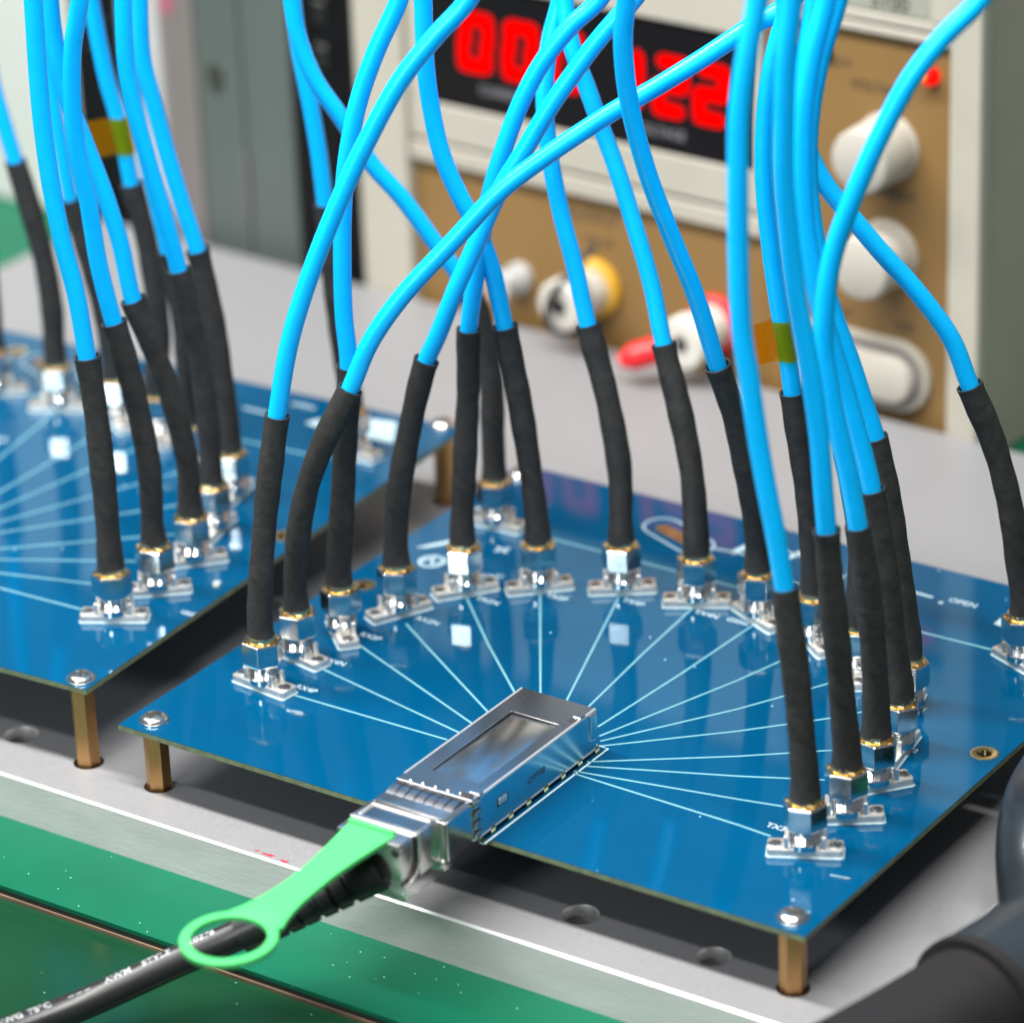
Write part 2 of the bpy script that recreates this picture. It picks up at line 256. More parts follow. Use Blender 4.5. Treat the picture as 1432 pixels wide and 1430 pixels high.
def film(name, colr):
    m = bpy.data.materials.new(name); m.use_nodes = True; nt = m.node_tree; N = nt.nodes; L = nt.links
    for n in list(N):
        if n.type != 'OUTPUT_MATERIAL': N.remove(n)
    t = N.new('ShaderNodeBsdfTransparent'); t.inputs[0].default_value = (*colr, 1)
    g = N.new('ShaderNodeBsdfPrincipled'); g.inputs['Base Color'].default_value = (.62, .33, .01, 1); g.inputs['Roughness'].default_value = .18
    nz = N.new('ShaderNodeTexNoise'); nz.inputs['Scale'].default_value = 500
    r = N.new('ShaderNodeMapRange'); r.inputs[3].default_value = .10; r.inputs[4].default_value = .28; L.new(nz.outputs[0], r.inputs[0])
    x = N.new('ShaderNodeMixShader'); L.new(r.outputs[0], x.inputs[0]); L.new(t.outputs[0], x.inputs[1]); L.new(g.outputs[0], x.inputs[2])
    L.new(x.outputs[0], [n for n in N if n.type == 'OUTPUT_MATERIAL'][0].inputs[0]); return m
M['film'] = film('amber_polyimide_film', (.93, .60, .07))

# ---------------------------------------------------------------- builders
def thing(name, label, cat, loc=(0, 0, 0), rz=0, group=None):
    o = bpy.data.objects.new(name, None); col.objects.link(o); o.empty_display_size = .005
    o.location = Vector(loc)*S; o.rotation_euler = (0, 0, rz); o['label'] = label; o['category'] = cat
    if group: o['group'] = group
    o['_mm'] = tuple(float(v) for v in loc)
    return o
def tomesh(name, bm, m, smooth=None):
    me = bpy.data.meshes.new(name)
    for v in bm.verts: v.co *= S
    bm.normal_update(); bm.to_mesh(me); bm.free(); me.materials.append(M[m] if isinstance(m, str) else m)
    if smooth is not None:
        for p in me.polygons: p.use_smooth = True
        if smooth < 180: me.set_sharp_from_angle(angle=R(smooth))
    return me
def link(name, me, parent=None, loc=(0, 0, 0), rz=0):
    o = bpy.data.objects.new(name, me); col.objects.link(o)
    if parent: o.parent = parent
    o.location = Vector(loc)*S; o.rotation_euler = (0, 0, rz)
    return o
def part(name, bm, m, parent, smooth=None, loc=(0, 0, 0), rz=0):
    return link(name, tomesh(name, bm, m, smooth), parent, loc, rz)
def world(bm, t):            # bmesh drawn in world millimetres -> local to an unrotated thing
    o = Vector(t['_mm'])
    for v in bm.verts: v.co -= o
    return bm
def BM(): return bmesh.new()
def addbm(dst, src, mx=None):
    mp = {}
    for v in src.verts: mp[v] = dst.verts.new(mx @ v.co if mx else v.co)
    for f in src.faces:
        try: dst.faces.new([mp[v] for v in f.verts])
        except ValueError: pass
    src.free(); return dst
def box(x0, x1, y0, y1, z0, z1, bev=0, seg=2, into=None):
    b = bmesh.new()
    bmesh.ops.create_cube(b, size=1, matrix=Matrix.Translation(((x0+x1)/2, (y0+y1)/2, (z0+z1)/2)) @ Matrix.Diagonal((x1-x0, y1-y0, z1-z0, 1)))
    if bev: bmesh.ops.bevel(b, geom=list(b.edges), offset=bev, segments=seg, affect='EDGES', profile=.5)
    return addbm(into, b) if into else b
def prism(poly, z0, z1, bev=0, into=None):
    b = bmesh.new(); n = len(poly)
    lo = [b.verts.new((p[0], p[1], z0)) for p in poly]; hi = [b.verts.new((p[0], p[1], z1)) for p in poly]
    b.faces.new(lo[::-1]); top = b.faces.new(hi)
    for i in range(n): b.faces.new((lo[i], lo[(i+1) % n], hi[(i+1) % n], hi[i]))
    bmesh.ops.recalc_face_normals(b, faces=b.faces)
    if bev: bmesh.ops.bevel(b, geom=[e for e in b.edges if abs(e.verts[0].co.z-e.verts[1].co.z) < 1e-6 and e.verts[0].co.z > (z0+z1)/2], offset=bev, segments=2, affect='EDGES', profile=.5)
    return addbm(into, b) if into else b
def ngon(n, r, a0=0, c=(0, 0)): return [(c[0]+r*math.cos(a0+2*math.pi*i/n), c[1]+r*math.sin(a0+2*math.pi*i/n)) for i in range(n)]
def lathe(prof, n=24, mx=None, into=None):     # prof: (radius, z) pairs, caps closed at radius 0
    b = bmesh.new(); rings = []
    for r, z in prof:
        if r < 1e-6: rings.append([b.verts.new((0, 0, z))])
        else: rings.append([b.verts.new((r*math.cos(2*math.pi*i/n), r*math.sin(2*math.pi*i/n), z)) for i in range(n)])
    for a, c in zip(rings, rings[1:]):
        for i in range(n):
            j = (i+1) % n
            if len(a) == 1 and len(c) == 1: continue
            if len(a) == 1: b.faces.new((a[0], c[j], c[i]))
            elif len(c) == 1: b.faces.new((a[i], a[j], c[0]))
            else: b.faces.new((a[i], a[j], c[j], c[i]))
    bmesh.ops.recalc_face_normals(b, faces=b.faces)
    if mx:
        for v in b.verts: v.co = mx @ v.co
    return addbm(into, b) if into else b
def smooth_path(pts, step=2.5):
    P = [Vector(p) for p in pts]; P = [P[0]*2-P[1]]+P+[P[-1]*2-P[-2]]; out = []
    for i in range(1, len(P)-2):
        a, b, c, d = P[i-1:i+3]; n = max(2, int((c-b).length/step))
        t0 = 0; t1 = t0+max((b-a).length, .01)**.5; t2 = t1+max((c-b).length, .01)**.5; t3 = t2+max((d-c).length, .01)**.5
        for k in range(n):
            t = t1+(t2-t1)*k/n
            A1 = a*((t1-t)/(t1-t0))+b*((t-t0)/(t1-t0)); A2 = b*((t2-t)/(t2-t1))+c*((t-t1)/(t2-t1)); A3 = c*((t3-t)/(t3-t2))+d*((t-t2)/(t3-t2))
            B1 = A1*((t2-t)/(t2-t0))+A2*((t-t0)/(t2-t0)); B2 = A2*((t3-t)/(t3-t1))+A3*((t-t1)/(t3-t1))
            out.append(B1*((t2-t)/(t2-t1))+B2*((t-t1)/(t2-t1)))
    out.append(P[-2]); return out
def frames(path, ref=(0.3, -1, 0.2)):
    T = []
    for i in range(len(path)): T.append((path[min(i+1, len(path)-1)]-path[max(i-1, 0)]).normalized())
    n = Vector(ref); n = (n-T[0]*n.dot(T[0])).normalized(); out = []
    for t in T:
        n = (n-t*n.dot(t)).normalized(); out.append((n.copy(), t.cross(n).normalized(), t))
    return out
def tube(path, rad, n=16, cap0=True, cap1=True, into=None, squash=None, ref=(0.3, -1, 0.2)):
    b = into or bmesh.new(); F = frames(path, ref); rings = []
    L = [0]
    for p, q in zip(path, path[1:]): L.append(L[-1]+(q-p).length)
    for i, (p, (u, v, t)) in enumerate(zip(path, F)):
        ring = []
        for k in range(n):
            a = 2*math.pi*k/n; r = rad(L[i], L[-1], a) if callable(rad) else rad
            ring.append(b.verts.new(p+(u*math.cos(a)+v*math.sin(a))*r))
        rings.append(ring)
    for r0, r1 in zip(rings, rings[1:]):
        for k in range(n): b.faces.new((r0[k], r0[(k+1) % n], r1[(k+1) % n], r1[k]))
    if cap0: b.faces.new(rings[0][::-1])
    if cap1: b.faces.new(rings[-1])
    return b
def plate_with_holes(outer, holes, z0, z1, top_only=False):
    """slab with real round holes; returns bmesh of top + bottom + walls"""
    b = bmesh.new()
    def loop(pts, z): return [b.verts.new((p[0], p[1], z)) for p in pts]
    for z in (z0, z1):
        es = []
        loops = [loop(outer, z)]+[loop(h, z) for h in holes]
        for lp in loops:
            for i in range(len(lp)): es.append(b.edges.new((lp[i], lp[(i+1) % len(lp)])))
        r = bmesh.ops.triangle_fill(b, use_beauty=True, use_dissolve=False, edges=es)
        fs = [g for g in r['geom'] if isinstance(g, bmesh.types.BMFace)]
        for f in fs:
            f.normal_update()
            if (f.normal.z > 0) != (z == z1): f.normal_flip()
        if z == z0: lo = loops
        else: hi = loops
    return b, lo, hi
def strip(pts, width, z, into=None, h=.035):      # thin raised line along a polyline lying on a board
    b = into or bmesh.new(); P = [Vector((p[0], p[1], 0)) for p in pts]; top = []; bot = []
    for i, p in enumerate(P):
        d = (P[min(i+1, len(P)-1)]-P[max(i-1, 0)]).normalized(); n = Vector((-d.y, d.x, 0))*width/2
        top.append([b.verts.new((p+n*s)+Vector((0, 0, z+h))) for s in (1, -1)]); bot.append([b.verts.new((p+n*s*1.05)+Vector((0, 0, z))) for s in (1, -1)])
    for i in range(len(P)-1):
        b.faces.new((top[i][0], top[i][1], top[i+1][1], top[i+1][0]))
        for s, (a, c) in ((0, (top, bot)), (1, (bot, top))): b.faces.new((a[i][s], a[i+1][s], c[i+1][s], c[i][s]))
    for i, fl in ((0, 0), (-1, 1)):
        q = [top[i][0], top[i][1], bot[i][1], bot[i][0]]; b.faces.new(q if fl else q[::-1])
    return b
_tx = {}
def text_geo(s, size, shear=0, weight=0):
    k = (s, size, shear, weight)
    if k not in _tx:
        c = bpy.data.curves.new('lettering', 'FONT'); c.body = s; c.size = size; c.align_x = 'CENTER'; c.align_y = 'CENTER'; c.shear = shear; c.offset = weight; c.resolution_u = 3
        o = bpy.data.objects.new('lettering', c); col.objects.link(o)
        bpy.context.view_layer.update()
        e = o.evaluated_get(bpy.context.evaluated_depsgraph_get()); me = e.to_mesh()
        _tx[k] = ([tuple(v.co) for v in me.vertices], [tuple(p.vertices) for p in me.polygons])
        e.to_mesh_clear(); bpy.data.objects.remove(o); bpy.data.curves.remove(c)
    return _tx[k]
def text_bm(s, size, fn, shear=0, weight=0):
    vs, fs = text_geo(s, size, shear, weight); b = bmesh.new(); V = [b.verts.new(fn(v[0], v[1])) for v in vs]
    for f in fs:
        try: b.faces.new([V[i] for i in f])
        except ValueError: pass
    return b

# ---------------------------------------------------------------- setting: bench mat
b = box(-700, 700, -31, 900, -28.0, -27)
o = part('bench_mat', b, 'mat', None); o['kind'] = 'structure'
b = box(-700, 700, -30.9, 899, -29.2, -28.03); o2 = part('bench_mat', b, 'mat_black', None); o2['kind'] = 'structure'
b = box(-700, 700, -31.3, 898, -30.0, -29.25); o3 = part('bench_mat', b, 'mat_tan', None); o3['kind'] = 'structure'
b = box(-900, 900, -700, 900, -32, -30.05); o4 = part('bench_top', b, 'mat_low', None); o4['kind'] = 'structure'

# ---------------------------------------------------------------- aluminium plate
PZ, PB = -16.0, -27.0
rs, ls = [(5.6, 5.3), (164.5, 4.8), (4.0, 149.0), (165, 150)], LEFT_SCREWS+[(-170, 3), (-178, 148)]
holes = [(-35.8, 7.8, 3.9), (113.5, 6.9, 3.9), (145, 6.9, 3.6)]+[(x, y, 3.4) for x, y in rs+ls if x > -170]
plate = thing('aluminium_plate', 'thick blasted aluminium base plate under both blue boards', 'plate', (0, 0, PB))
po = [(-227, -8), (183.5, -8), (183.5, 247.0), (-227, 267.5)]
inset = .45
pi_ = [(-227+inset, -8+inset), (183.5-inset, -8+inset), (183.5-inset, 247-inset), (-227+inset, 267.5-inset)]
b, lo, hi = plate_with_holes(pi_, [ngon(28, h[2], .1, h[:2]) for h in holes], PB+.02, PZ)
for lp, lq in zip(lo[1:], hi[1:]):
    for i in range(len(lp)): 
        j = (i+1) % len(lp); b.faces.new((lp[j], lp[i], lq[i], lq[j]))
pl = part('plate_body', world(b, plate), 'alu', plate)
b = BM(); v0 = [b.verts.new((*p, PB+.02)) for p in po]; v1 = [b.verts.new((*p, PZ-inset)) for p in po]
for i in range(4): b.faces.new((v0[i], v0[(i+1) % 4], v1[(i+1) % 4], v1[i]))
part('machined_side', world(b, plate), 'alu_side', plate)
b = BM(); v0 = [b.verts.new((*p, PZ-inset)) for p in po]; v1 = [b.verts.new((*p, PZ)) for p in pi_]
for i in range(4): b.faces.new((v0[i], v0[(i+1) % 4], v1[(i+1) % 4], v1[i]))
part('chamfered_edge', world(b, plate), 'chamfer', plate)
for hx, hy, hr in holes[:3]:
    part('hole_rim', lathe([(hr+.28, PZ-PB+.012), (hr+.02, PZ-PB+.03), (hr-.12, PZ-PB-.35), (hr-.14, PZ-PB-2.5)], 32, Matrix.Translation((hx, hy, 0))), 'edge', plate, 40)
for i, (x, y, l, wd, a) in enumerate([(44.2, -6.4, 3.4, .8, .1), (48.6, -6.8, 2.2, .8, -.05), (41.0, -6.2, 1.2, .5, .5)]):
    poly = [(x+l/2*math.cos(t)*(1+.25*math.sin(3*t))*math.cos(a)-wd/2*math.sin(t)*math.sin(a), y+l/2*math.cos(t)*math.sin(a)+wd/2*math.sin(t)*(1+.3*math.cos(5*t))) for t in [k*math.pi/9 for k in range(18)]]
    part('paint_smear', world(prism(poly, PZ+.01, PZ+.05), plate), 'red_paint', plate)

# ---------------------------------------------------------------- circuit boards
TH = 1.3
def build_board(label, corners, screws, holes, traces, loc):
    t = thing('circuit_board', label, 'circuit board', loc, 0, 'blue test boards on the plate')
    hp = [ngon(20, h[2]*.55, .2, h[:2]) for h in holes]
    b, lo, hi = plate_with_holes(corners, hp, -TH, 0)
    sb = part('board_face', world(b, t), 'mask', t)
    b = BM(); n = len(corners)
    for k, (lp, lq) in enumerate(zip(lo, hi)): pass
    for pts, inner in [(corners, False)]+[(h, True) for h in hp]:
        a0 = [b.verts.new((*p, -TH)) for p in pts]; a1 = [b.verts.new((*p, -.12)) for p in pts]
        for i in range(len(pts)):
            j = (i+1) % len(pts); f = (a0[i], a0[j], a1[j], a1[i]); b.faces.new(f[::-1] if inner else f)
    part('board_edge', world(b, t), 'fr4', t)
    b = BM()
    a0 = [b.verts.new((*p, -.12)) for p in corners]; a1 = [b.verts.new((*p, 0)) for p in corners]
    for i in range(n): b.faces.new((a0[i], a0[(i+1) % n], a1[(i+1) % n], a1[i]))
    part('mask_edge', world(b, t), 'mask', t)
    for h in holes:
        bb = lathe([(h[2], .03), (h[2], .08), (h[2]*.62, .10), (h[2]*.50, .0), (h[2]*.48, -TH)], 28)
        part('plated_hole', bb, 'gold', t, 30, Vector((h[0], h[1], 0))-Vector(loc))
    for tr in traces:
        part('trace', world(strip(tr, .44, .012), t), 'trace', t)
    for (x, y) in screws:
        lp = Vector((x, y, 0))-Vector(loc)
        so = link('standoff', STANDOFF if label.startswith('blue test board at right') else STANDOFF_LONG, t, lp, random.uniform(0, .5))
        sc = link('screw', SCREW, t, lp, random.uniform(0, 1.5))
        link('cross_recess', CROSS, sc)
    return t
b = prism(ngon(6, 2.75, .3), -26.5, -TH-.01, 0); STANDOFF = tomesh('standoff', b, 'brass', 20)
b = prism(ngon(6, 2.75, .3), -26.5-ZL, -TH-.01, 0); STANDOFF_LONG = tomesh('standoff', b, 'brass', 20)
b = lathe([(0, 1.55), (1.0, 1.53), (1.9, 1.4), (2.5, 1.1), (2.85, .65), (2.95, .25), (2.9, .05)], 28); lathe([(3.25, .04), (3.25, .3), (3.0, .32)], 28, into=b); SCREW = tomesh('screw', b, 'screw', 40)
b = BM()
for a in (0, math.pi/2):
    bx = box(-1.65, 1.65, -.36, .36, 1.25, 1.60); addbm(b, bx, Matrix.Rotation(a, 4, 'Z') @ Matrix.Translation((0, 0, .006*a)))
CROSS = tomesh('cross_recess', b, 'recess')

rc = [(0, 0), (170, 0), (170, 154.6), (0, 154.6)]
def l2w(p):
    a = LANG; qx, qy = p[0]-170, p[1]; return (LE0[0]+math.cos(a)*qx-math.sin(a)*qy, LE0[1]+math.sin(a)*qx+math.cos(a)*qy)
def lsh(p): return (p[0]+LSH[0], p[1]+LSH[1])
lc = [l2w(p) for p in rc]
long_r = [(18, 123.4), (44, 123.2), (82, 123), (125, 124.2), (147, 124.5), (150.5, 122.5)]
right = build_board('blue test board at right with the metal cage and plug at its front', rc, rs, [(165.5, 82, 3.0), (6.2, 81.2, 2.8)], TRACES_RIGHT, (5.6, 5.3, 0))
left = build_board('blue test board at left, partly cut by the picture edge', lc, ls, [(*lsh((-26, 93.8)), 2.9), (*lsh((-154, 148)), 2.9)], TRACES_LEFT, (*LEFT_SCREWS[0], 0))
left.location.z = ZL*S     # the left board stands on longer standoffs
part('trace', world(strip(long_r, .55, .012), right), 'trace', right)
part('trace', world(strip([l2w((p[0], p[1])) for p in long_r[:4]]+[l2w((148, 124.5))], .55, .012), left), 'trace', left)

# coaxial jacks
b = BM(); hw, hd, ch = 7.6, 2.35, .45
fl = [(-hw+ch, -hd), (hw-ch, -hd), (hw, -hd+ch), (hw, hd-ch), (hw-ch, hd), (-hw+ch, hd), (-hw, hd-ch), (-hw, -hd+ch)]
FL = tomesh('coaxial_jack', prism(fl, .1, 1.75, .12), 'flange', 30)
k = 1.09; pd = [(x*1.035, y*1.14) for x, y in fl]; PAD = tomesh('solder_pad', prism(pd, .012, .10), 'pad')
prof = [(3.35, 1.7), (3.35, 2.9), (3.0, 3.1)]; z = 3.2
while z < 7: prof += [(3.12, z), (2.82, z+.3)]; z += .6
prof += [(0, z)]
BAR = tomesh('threaded_barrel', lathe(prof, 24), 'nickel', 35)
b = lathe([(1.45, 1.7), (1.45, 1.92), (1.3, 2.0), (0, 2.0)], 18); BOLT = tomesh('bolt', b, 'screw', 35)
b = BM()
for a in (0.4, 0.4+math.pi/2): addbm(b, box(-1.1, 1.1, -.22, .22, 1.95, 2.06), Matrix.Rotation(a, 4, 'Z') @ Matrix.Translation((0, 0, .004*a)))
BOLTX = tomesh('bolt', b, 'recess')
bo = bpy.data.meshes.new('bolt'); bm_ = bmesh.new(); bm_.from_mesh(BOLT); nb = len(bm_.faces); bm_.from_mesh(BOLTX); bm_.faces.ensure_lookup_table()
for i, f in enumerate(bm_.faces): f.material_index = 0 if i < nb else 1
bm_.to_mesh(bo); bm_.free(); bo.materials.append(M['screw']); bo.materials.append(M['recess'])
POST = tomesh('post', box(-.42, .42, -.42, .42, 1.6, 4.6, .08, 1), 'flange')
def jack(t, x, y, a):
    lp = Vector((x, y, 0))-Vector(t['_mm'])
    j = link('coaxial_jack', FL, t, lp, R(a))
    link('solder_pad', PAD, j); link('threaded_barrel', BAR, j)
    for s in (-1, 1): link('bolt', bo, j, (s*6.05, 0, 0))
    for sx in (-1, 1):
        for sy in (-1, 1): link('post', POST, j, (sx*3.75, sy*1.75, 0))
for k, v in CABLES.items():
    jack(right if k[0] == 'R' else left, v[0], v[1], v[2])

# lettering and printed marks on the right board
def print_text(t, s, x, y, size, rz=0, m='silk', z=.03):
    c, sn = math.cos(rz), math.sin(rz)
    bb = text_bm(s, size, lambda a, b_: (x+c*a-sn*b_, y+sn*a+c*b_, z), 0, .04)
    part('lettering', world(bb, t), m, t)
for s, x, y in LABELS: print_text(right, s, x, y, 2.4 if len(s) > 2 else 2.2)
print_text(right, 'OPEN', 128.7, 141.5, 2.7)
def mark(t, bb, m='silk', name='printed_mark'): return part(name, world(bb, t), m, t)
def stadium(cx, cy, l, w_, a, n=8):
    out = []
    for s in (0, 1):
        for i in range(n+1):
            th = math.pi*(-.5+i/n)+s*math.pi; px = (l/2-w_/2)*(1 if s == 0 else -1)+w_/2*math.cos(th); py = w_/2*math.sin(th)
            out.append((cx+px*math.cos(a)-py*math.sin(a), cy+px*math.sin(a)+py*math.cos(a)))
    return out
for t, f in ((right, lambda p: p), (left, l2w)):
    st = [f(p) for p in stadium(55, 139.3, 22, 9, R(-22))]; mark(t, strip(st+[st[0]], .42, .012))
    mark(t, prism([f(p) for p in stadium(54.5, 139.3, 14, 3.6, R(-20))], .012, .06), 'brass', 'bare_slot')
    mark(t, strip([f((63.5, 137.5)), f((74, 138.6))], .5, .012)); mark(t, strip([f((70.5, 137.6)), f((72, 144))], 1.6, .012))
    mark(t, strip([f((79, 145)), f((89, 143.6))], .5, .012)); mark(t, strip([f((82.0, 139.5)), f((84.5, 146.5))], 1.6, .012))
    mark(t, strip([f((99, 141)), f((109, 140.6))], .5, .012)); mark(t, strip([f((97.0, 133.5)), f((98.5, 140))], 1.6, .012))
    mark(t, strip([f((114, 140.9)), f((121.5, 140.6))], .7, .012)); mark(t, prism([f(p) for p in ngon(10, .6, 0, (124.3, 139.2))], .012, .04))
    mark(t, strip([f((86, 131.5)), f((92, 131.3))], .5, .012)); mark(t, prism([f(p) for p in ngon(10, 1.0, 0, (89.5, 128))], .012, .04))
    mark(t, prism([f(p) for p in [(139.4, 135.8), (143.9, 134.8), (139.6, 144.1)]], .012, .05))
    # maker's badge: a slanted arrow bar over an oval
    mark(t, prism([f(p) for p in [(5.0, 103.5), (7.2, 104.6), (13.6, 112.8), (9.6, 113.6), (8.6, 111.8), (10.4, 111.3)]], .012, .05))
    ov = [f((12.6+3.2*math.cos(a)*.9, 99.2+2.8*math.sin(a))) for a in [i*math.pi/14 for i in range(28)]]; mark(t, strip(ov+[ov[0]], .7, .012))
    mark(t, strip([f((10.4, 98.6)), f((12, 100.8)), (f((13.4, 97.8))), f((15, 99.8))], .9, .012))
    mark(t, strip([f((21.5, 113.2)), f((25, 111.8))], .8, .012)); mark(t, strip([f((22.2, 111.0)), f((24.4, 114.2))], .8, .012))
print_text(left, 'OPEN', *lsh((-67.3, 156.6)), 2.7, LANG)
mark(left, prism([lsh(p) for p in [(-48.5, 158.3), (-41.9, 148.7), (-34.4, 149.4), (-40.8, 160.0)]], .012, .06), 'silk', 'white_label')
mark(left, prism([lsh(p) for p in [(-60.5, 148.5), (-56.0, 147.8), (-58.6, 152.4)]], .012, .05))

# ---------------------------------------------------------------- cage on the right board (sheet metal over the plug)
CX0, CX1, CY0, CY1, CZ0, CZ1 = 77.0, 95.8, -1.6, 41.5, 1.3, 10.6
wx0, wx1, wy0, wy1 = 81.0, 92.9, 2.4, 31.6
b, lo, hi = plate_with_holes([(CX0+.25, CY0), (CX1-.25, CY0), (CX1-.25, CY1-.25), (CX0+.25, CY1-.25)], [[(wx0, wy0), (wx1, wy0), (wx1, wy1), (wx0, wy1)], ngon(10, .3, 0, (80.2, 37.6)), ngon(8, .35, 0, (93.9, 31.9))], CZ1-.3, CZ1)
for lp, lq in zip(lo[1:], hi[1:]):
    for i in range(len(lp)): b.faces.new((lp[(i+1) % len(lp)], lp[i], lq[i], lq[(i+1) % len(lp)]))
cage = part('cage', world(b, right), 'shell', right)
cl = (0, 0, 0)
def sub(name, bb, m, smooth=None, parent=None): return part(name, world(bb, right), m, parent or cage, smooth)
# side walls with latch slot, rear wall, rolled top edges
def side_wall(x, sgn, slot=True):
    bb = BM(); ys = [CY0, 4.2, 8.2, CY1-.5]; zs = [CZ0, 4.9, 6.9, CZ1-.28]
    for i in range(3):
        for j in range(3):
            if slot and i == 1 and j == 1: continue
            addbm(bb, box(x-.15, x+.15, ys[i], ys[i+1], zs[j], zs[j+1]))
    bmesh.ops.remove_doubles(bb, verts=bb.verts, dist=1e-4)
    return bb
sub('side_wall', side_wall(CX1-.15, 1), 'shell'); sub('side_wall', side_wall(CX0+.15, -1), 'shell')
sub('latch_tongue', box(CX1-.5, CX1+.12, 4.9, 7.9, 5.1, 6.7, .2, 1), 'edge')
sub('slot_back', box(CX1-1.1, CX1-.8, 3.0, 9.8, 3.9, 7.8), 'cab_grey')
sub('rear_wall', box(CX0+.3, CX1-.3, CY1-.5, CY1-.2, CZ0, CZ1-.31), 'shell')
for x in (CX0+.2, CX1-.2):
    pth = [Vector((x, CY0+.1+i*(CY1-CY0-.4)/8, CZ1-.22)) for i in range(9)]; sub('rolled_edge', tube(pth, .36, 8), 'edge', 40); sub('bottom_rail', tube([p+Vector((0, 0, CZ0-CZ1+.25)) for p in pth], .33, 8), 'edge', 40)
sub('rear_clip', box(CX1-.25, CX1+.55, 38.4, 40.8, 4.0, 10.2, .25, 2), 'shell'); sub('rear_clip', box(CX1-1.9, CX1+.1, 35.2, 37.2, CZ1+.005, CZ1+.45, .15, 1), 'shell')
sub('clip_slot', box(CX1-2.2, CX1-.4, 33.4, 35.1, CZ1+.005, CZ1+.06), 'recess')
for s, x in ((1, CX1-.1), (-1, CX0+.1)):
    for y in [1.6+i*6.45 for i in range(7)]:
        sub('leg', box(x-.25, x+.25, y, y+1.5, .02, CZ0+.4), 'gold')
mark(right, strip([(CX1-.4, -2.2), (CX1+.9, -2.2), (CX1+.9, 44.0), (CX1-2.5, 44.2)], .45, .012))
mark(right, strip([(CX0-2.4, 20), (CX0-2.4, 33.5), (CX0-.3, 33.5)], .45, .012))
for i in range(4): sub('left_tab', box(CX0-4.0, CX0-.1, 20.4+i*3.4, 22.0+i*3.4, 4.8, 5.3, .1, 1), 'die')
sub('left_tab_rail', box(CX0-4.4, CX0-3.95, 20, 32.6, 4.6, 5.5), 'flange')
sub('ident_print', text_bm('QSFP28', 2.0, lambda a, c: (CX1+.03, 18.5+a, 5.6+c), 0, .02), 'ink')
# front collar with grounding fingers
fy0, fy1 = -10.8, -4.2
sub('front_collar', box(CX0+.1, CX1-.1, -4.3, CY0+.02, CZ1-.38, CZ1+.04, .1, 1), 'shell')
for i in range(5):
    x = 79.9+i*3.0
    dd = lathe([(.62, 0), (.5, .22), (.2, .26), (0, .12)], 12, Matrix.Translation((x, -3.0+.08*i, CZ1+.045))); sub('dimple', dd, 'shell', 50)
for i in range(7):
    x0 = 78.0+i*2.36; bb = BM(); sec = []
    for q in range(9):
        tq = q/8; y = fy1+(fy1*0+fy0-fy1)*tq; zz = CZ1-.1+.85*math.sin(math.pi*min(1, tq*1.02))*(1-.25*tq)-1.0*tq
        sec.append([bb.verts.new((x0+dx, y, zz+dz)) for dx, dz in ((0, 0), (1.98, 0), (1.98, -.2), (0, -.2))])
    for s0, s1 in zip(sec, sec[1:]):
        for q in range(4): bb.faces.new((s0[q], s1[q], s1[(q+1) % 4], s0[(q+1) % 4]))
    bb.faces.new(sec[0]); bb.faces.new(sec[-1][::-1]); bmesh.ops.recalc_face_normals(bb, faces=bb.faces)
    sub('spring_finger', bb, 'spring', 60)
for i in range(4): sub('spring_finger', box(CX1-.3, CX1+.45, -3.8, -1.7, 1.2+i*2.4, 3.0+i*2.4, .3, 2), 'spring', 40)
sub('front_clip', box(CX1-2.3, CX1+.35, -2.2, -.6, CZ1+.05, CZ1+.6, .15, 1), 'shell'); sub('front_clip', box(CX1-3.6, CX1-1.0, -3.9, -2.4, CZ1+.05, CZ1+.35, .1, 1), 'recess')

# ---------------------------------------------------------------- plug with pull tab and black cable
plug = thing('cable_plug', 'silver plug with mint green ring pull tab and printed black cable', 'cable plug', (86, -20, 0))
def P(name, bb, m, smooth=None, parent=plug): return part(name, world(bb, plug), m, parent, smooth)
P('plug_body', box(78.0, 94.9, -12.6, 40.6, .95, 10.12, .2, 2), 'shell', 30)
P('side_shell', box(77.2, 95.3, -12.9, -10.4, .6, 9.4, .3, 2), 'die', 30)
for s, x in ((1, 95.25), (-1, 77.25)): P('side_rail', box(x-.2, x+.2, -12.4, CY0-.4, 1.0, 9.6, .12, 1), 'shell', 30)
# head: rear block with raised frame, front block, lower block
P('head_block', box(76.9, 93.3, -19.6, -13.0, .4, 9.9, .35, 2), 'die', 30)
fr = BM()
for x0, x1, y0, y1 in ((78.2, 92.4, -14.5, -14.0), (78.2, 78.7, -18.9, -14.5)): box(x0, x1, y0, y1, 9.85, 10.2, .12, 1, into=fr)
P('raised_frame', fr, 'edge', 30)
P('head_recess', box(79.2, 92.2, -18.9, -15.0, 9.7, 9.93), 'shell')
P('front_block', box(77.2, 92.6, -25.2, -20.0, 1.0, 9.7, .4, 2), 'die', 30)
P('seam', box(77.4, 92.4, -20.1, -19.5, .9, 9.35), 'recess')
P('front_ridge', box(77.0, 93.2, -20.35, -19.75, 9.5, 10.05, .2, 2), 'edge', 40)
P('lower_block', box(77.5, 93.1, -25.0, -13.2, -3.3, .95, .4, 2), 'die', 30)
P('lower_step', box(78.4, 94.6, -13.3, -9.6, -1.6, .7, .4, 2), 'die', 30)
lp = [Vector((92.75, -19.9, 9.0)), Vector((92.75, -19.9, 4.6)), Vector((92.75, -20.9, 2.4)), Vector((92.75, -23.0, 1.0)), Vector((92.7, -25.1, .9))]
P('latch_groove', tube(smooth_path(lp, .8), .30, 6), 'recess')
lp = [Vector((93.2, -19.3, 9.2)), Vector((93.25, -19.3, 4.4)), Vector((93.2, -20.4, 1.8)), Vector((93.2, -22.7, .3)), Vector((93.15, -24.9, .2))]
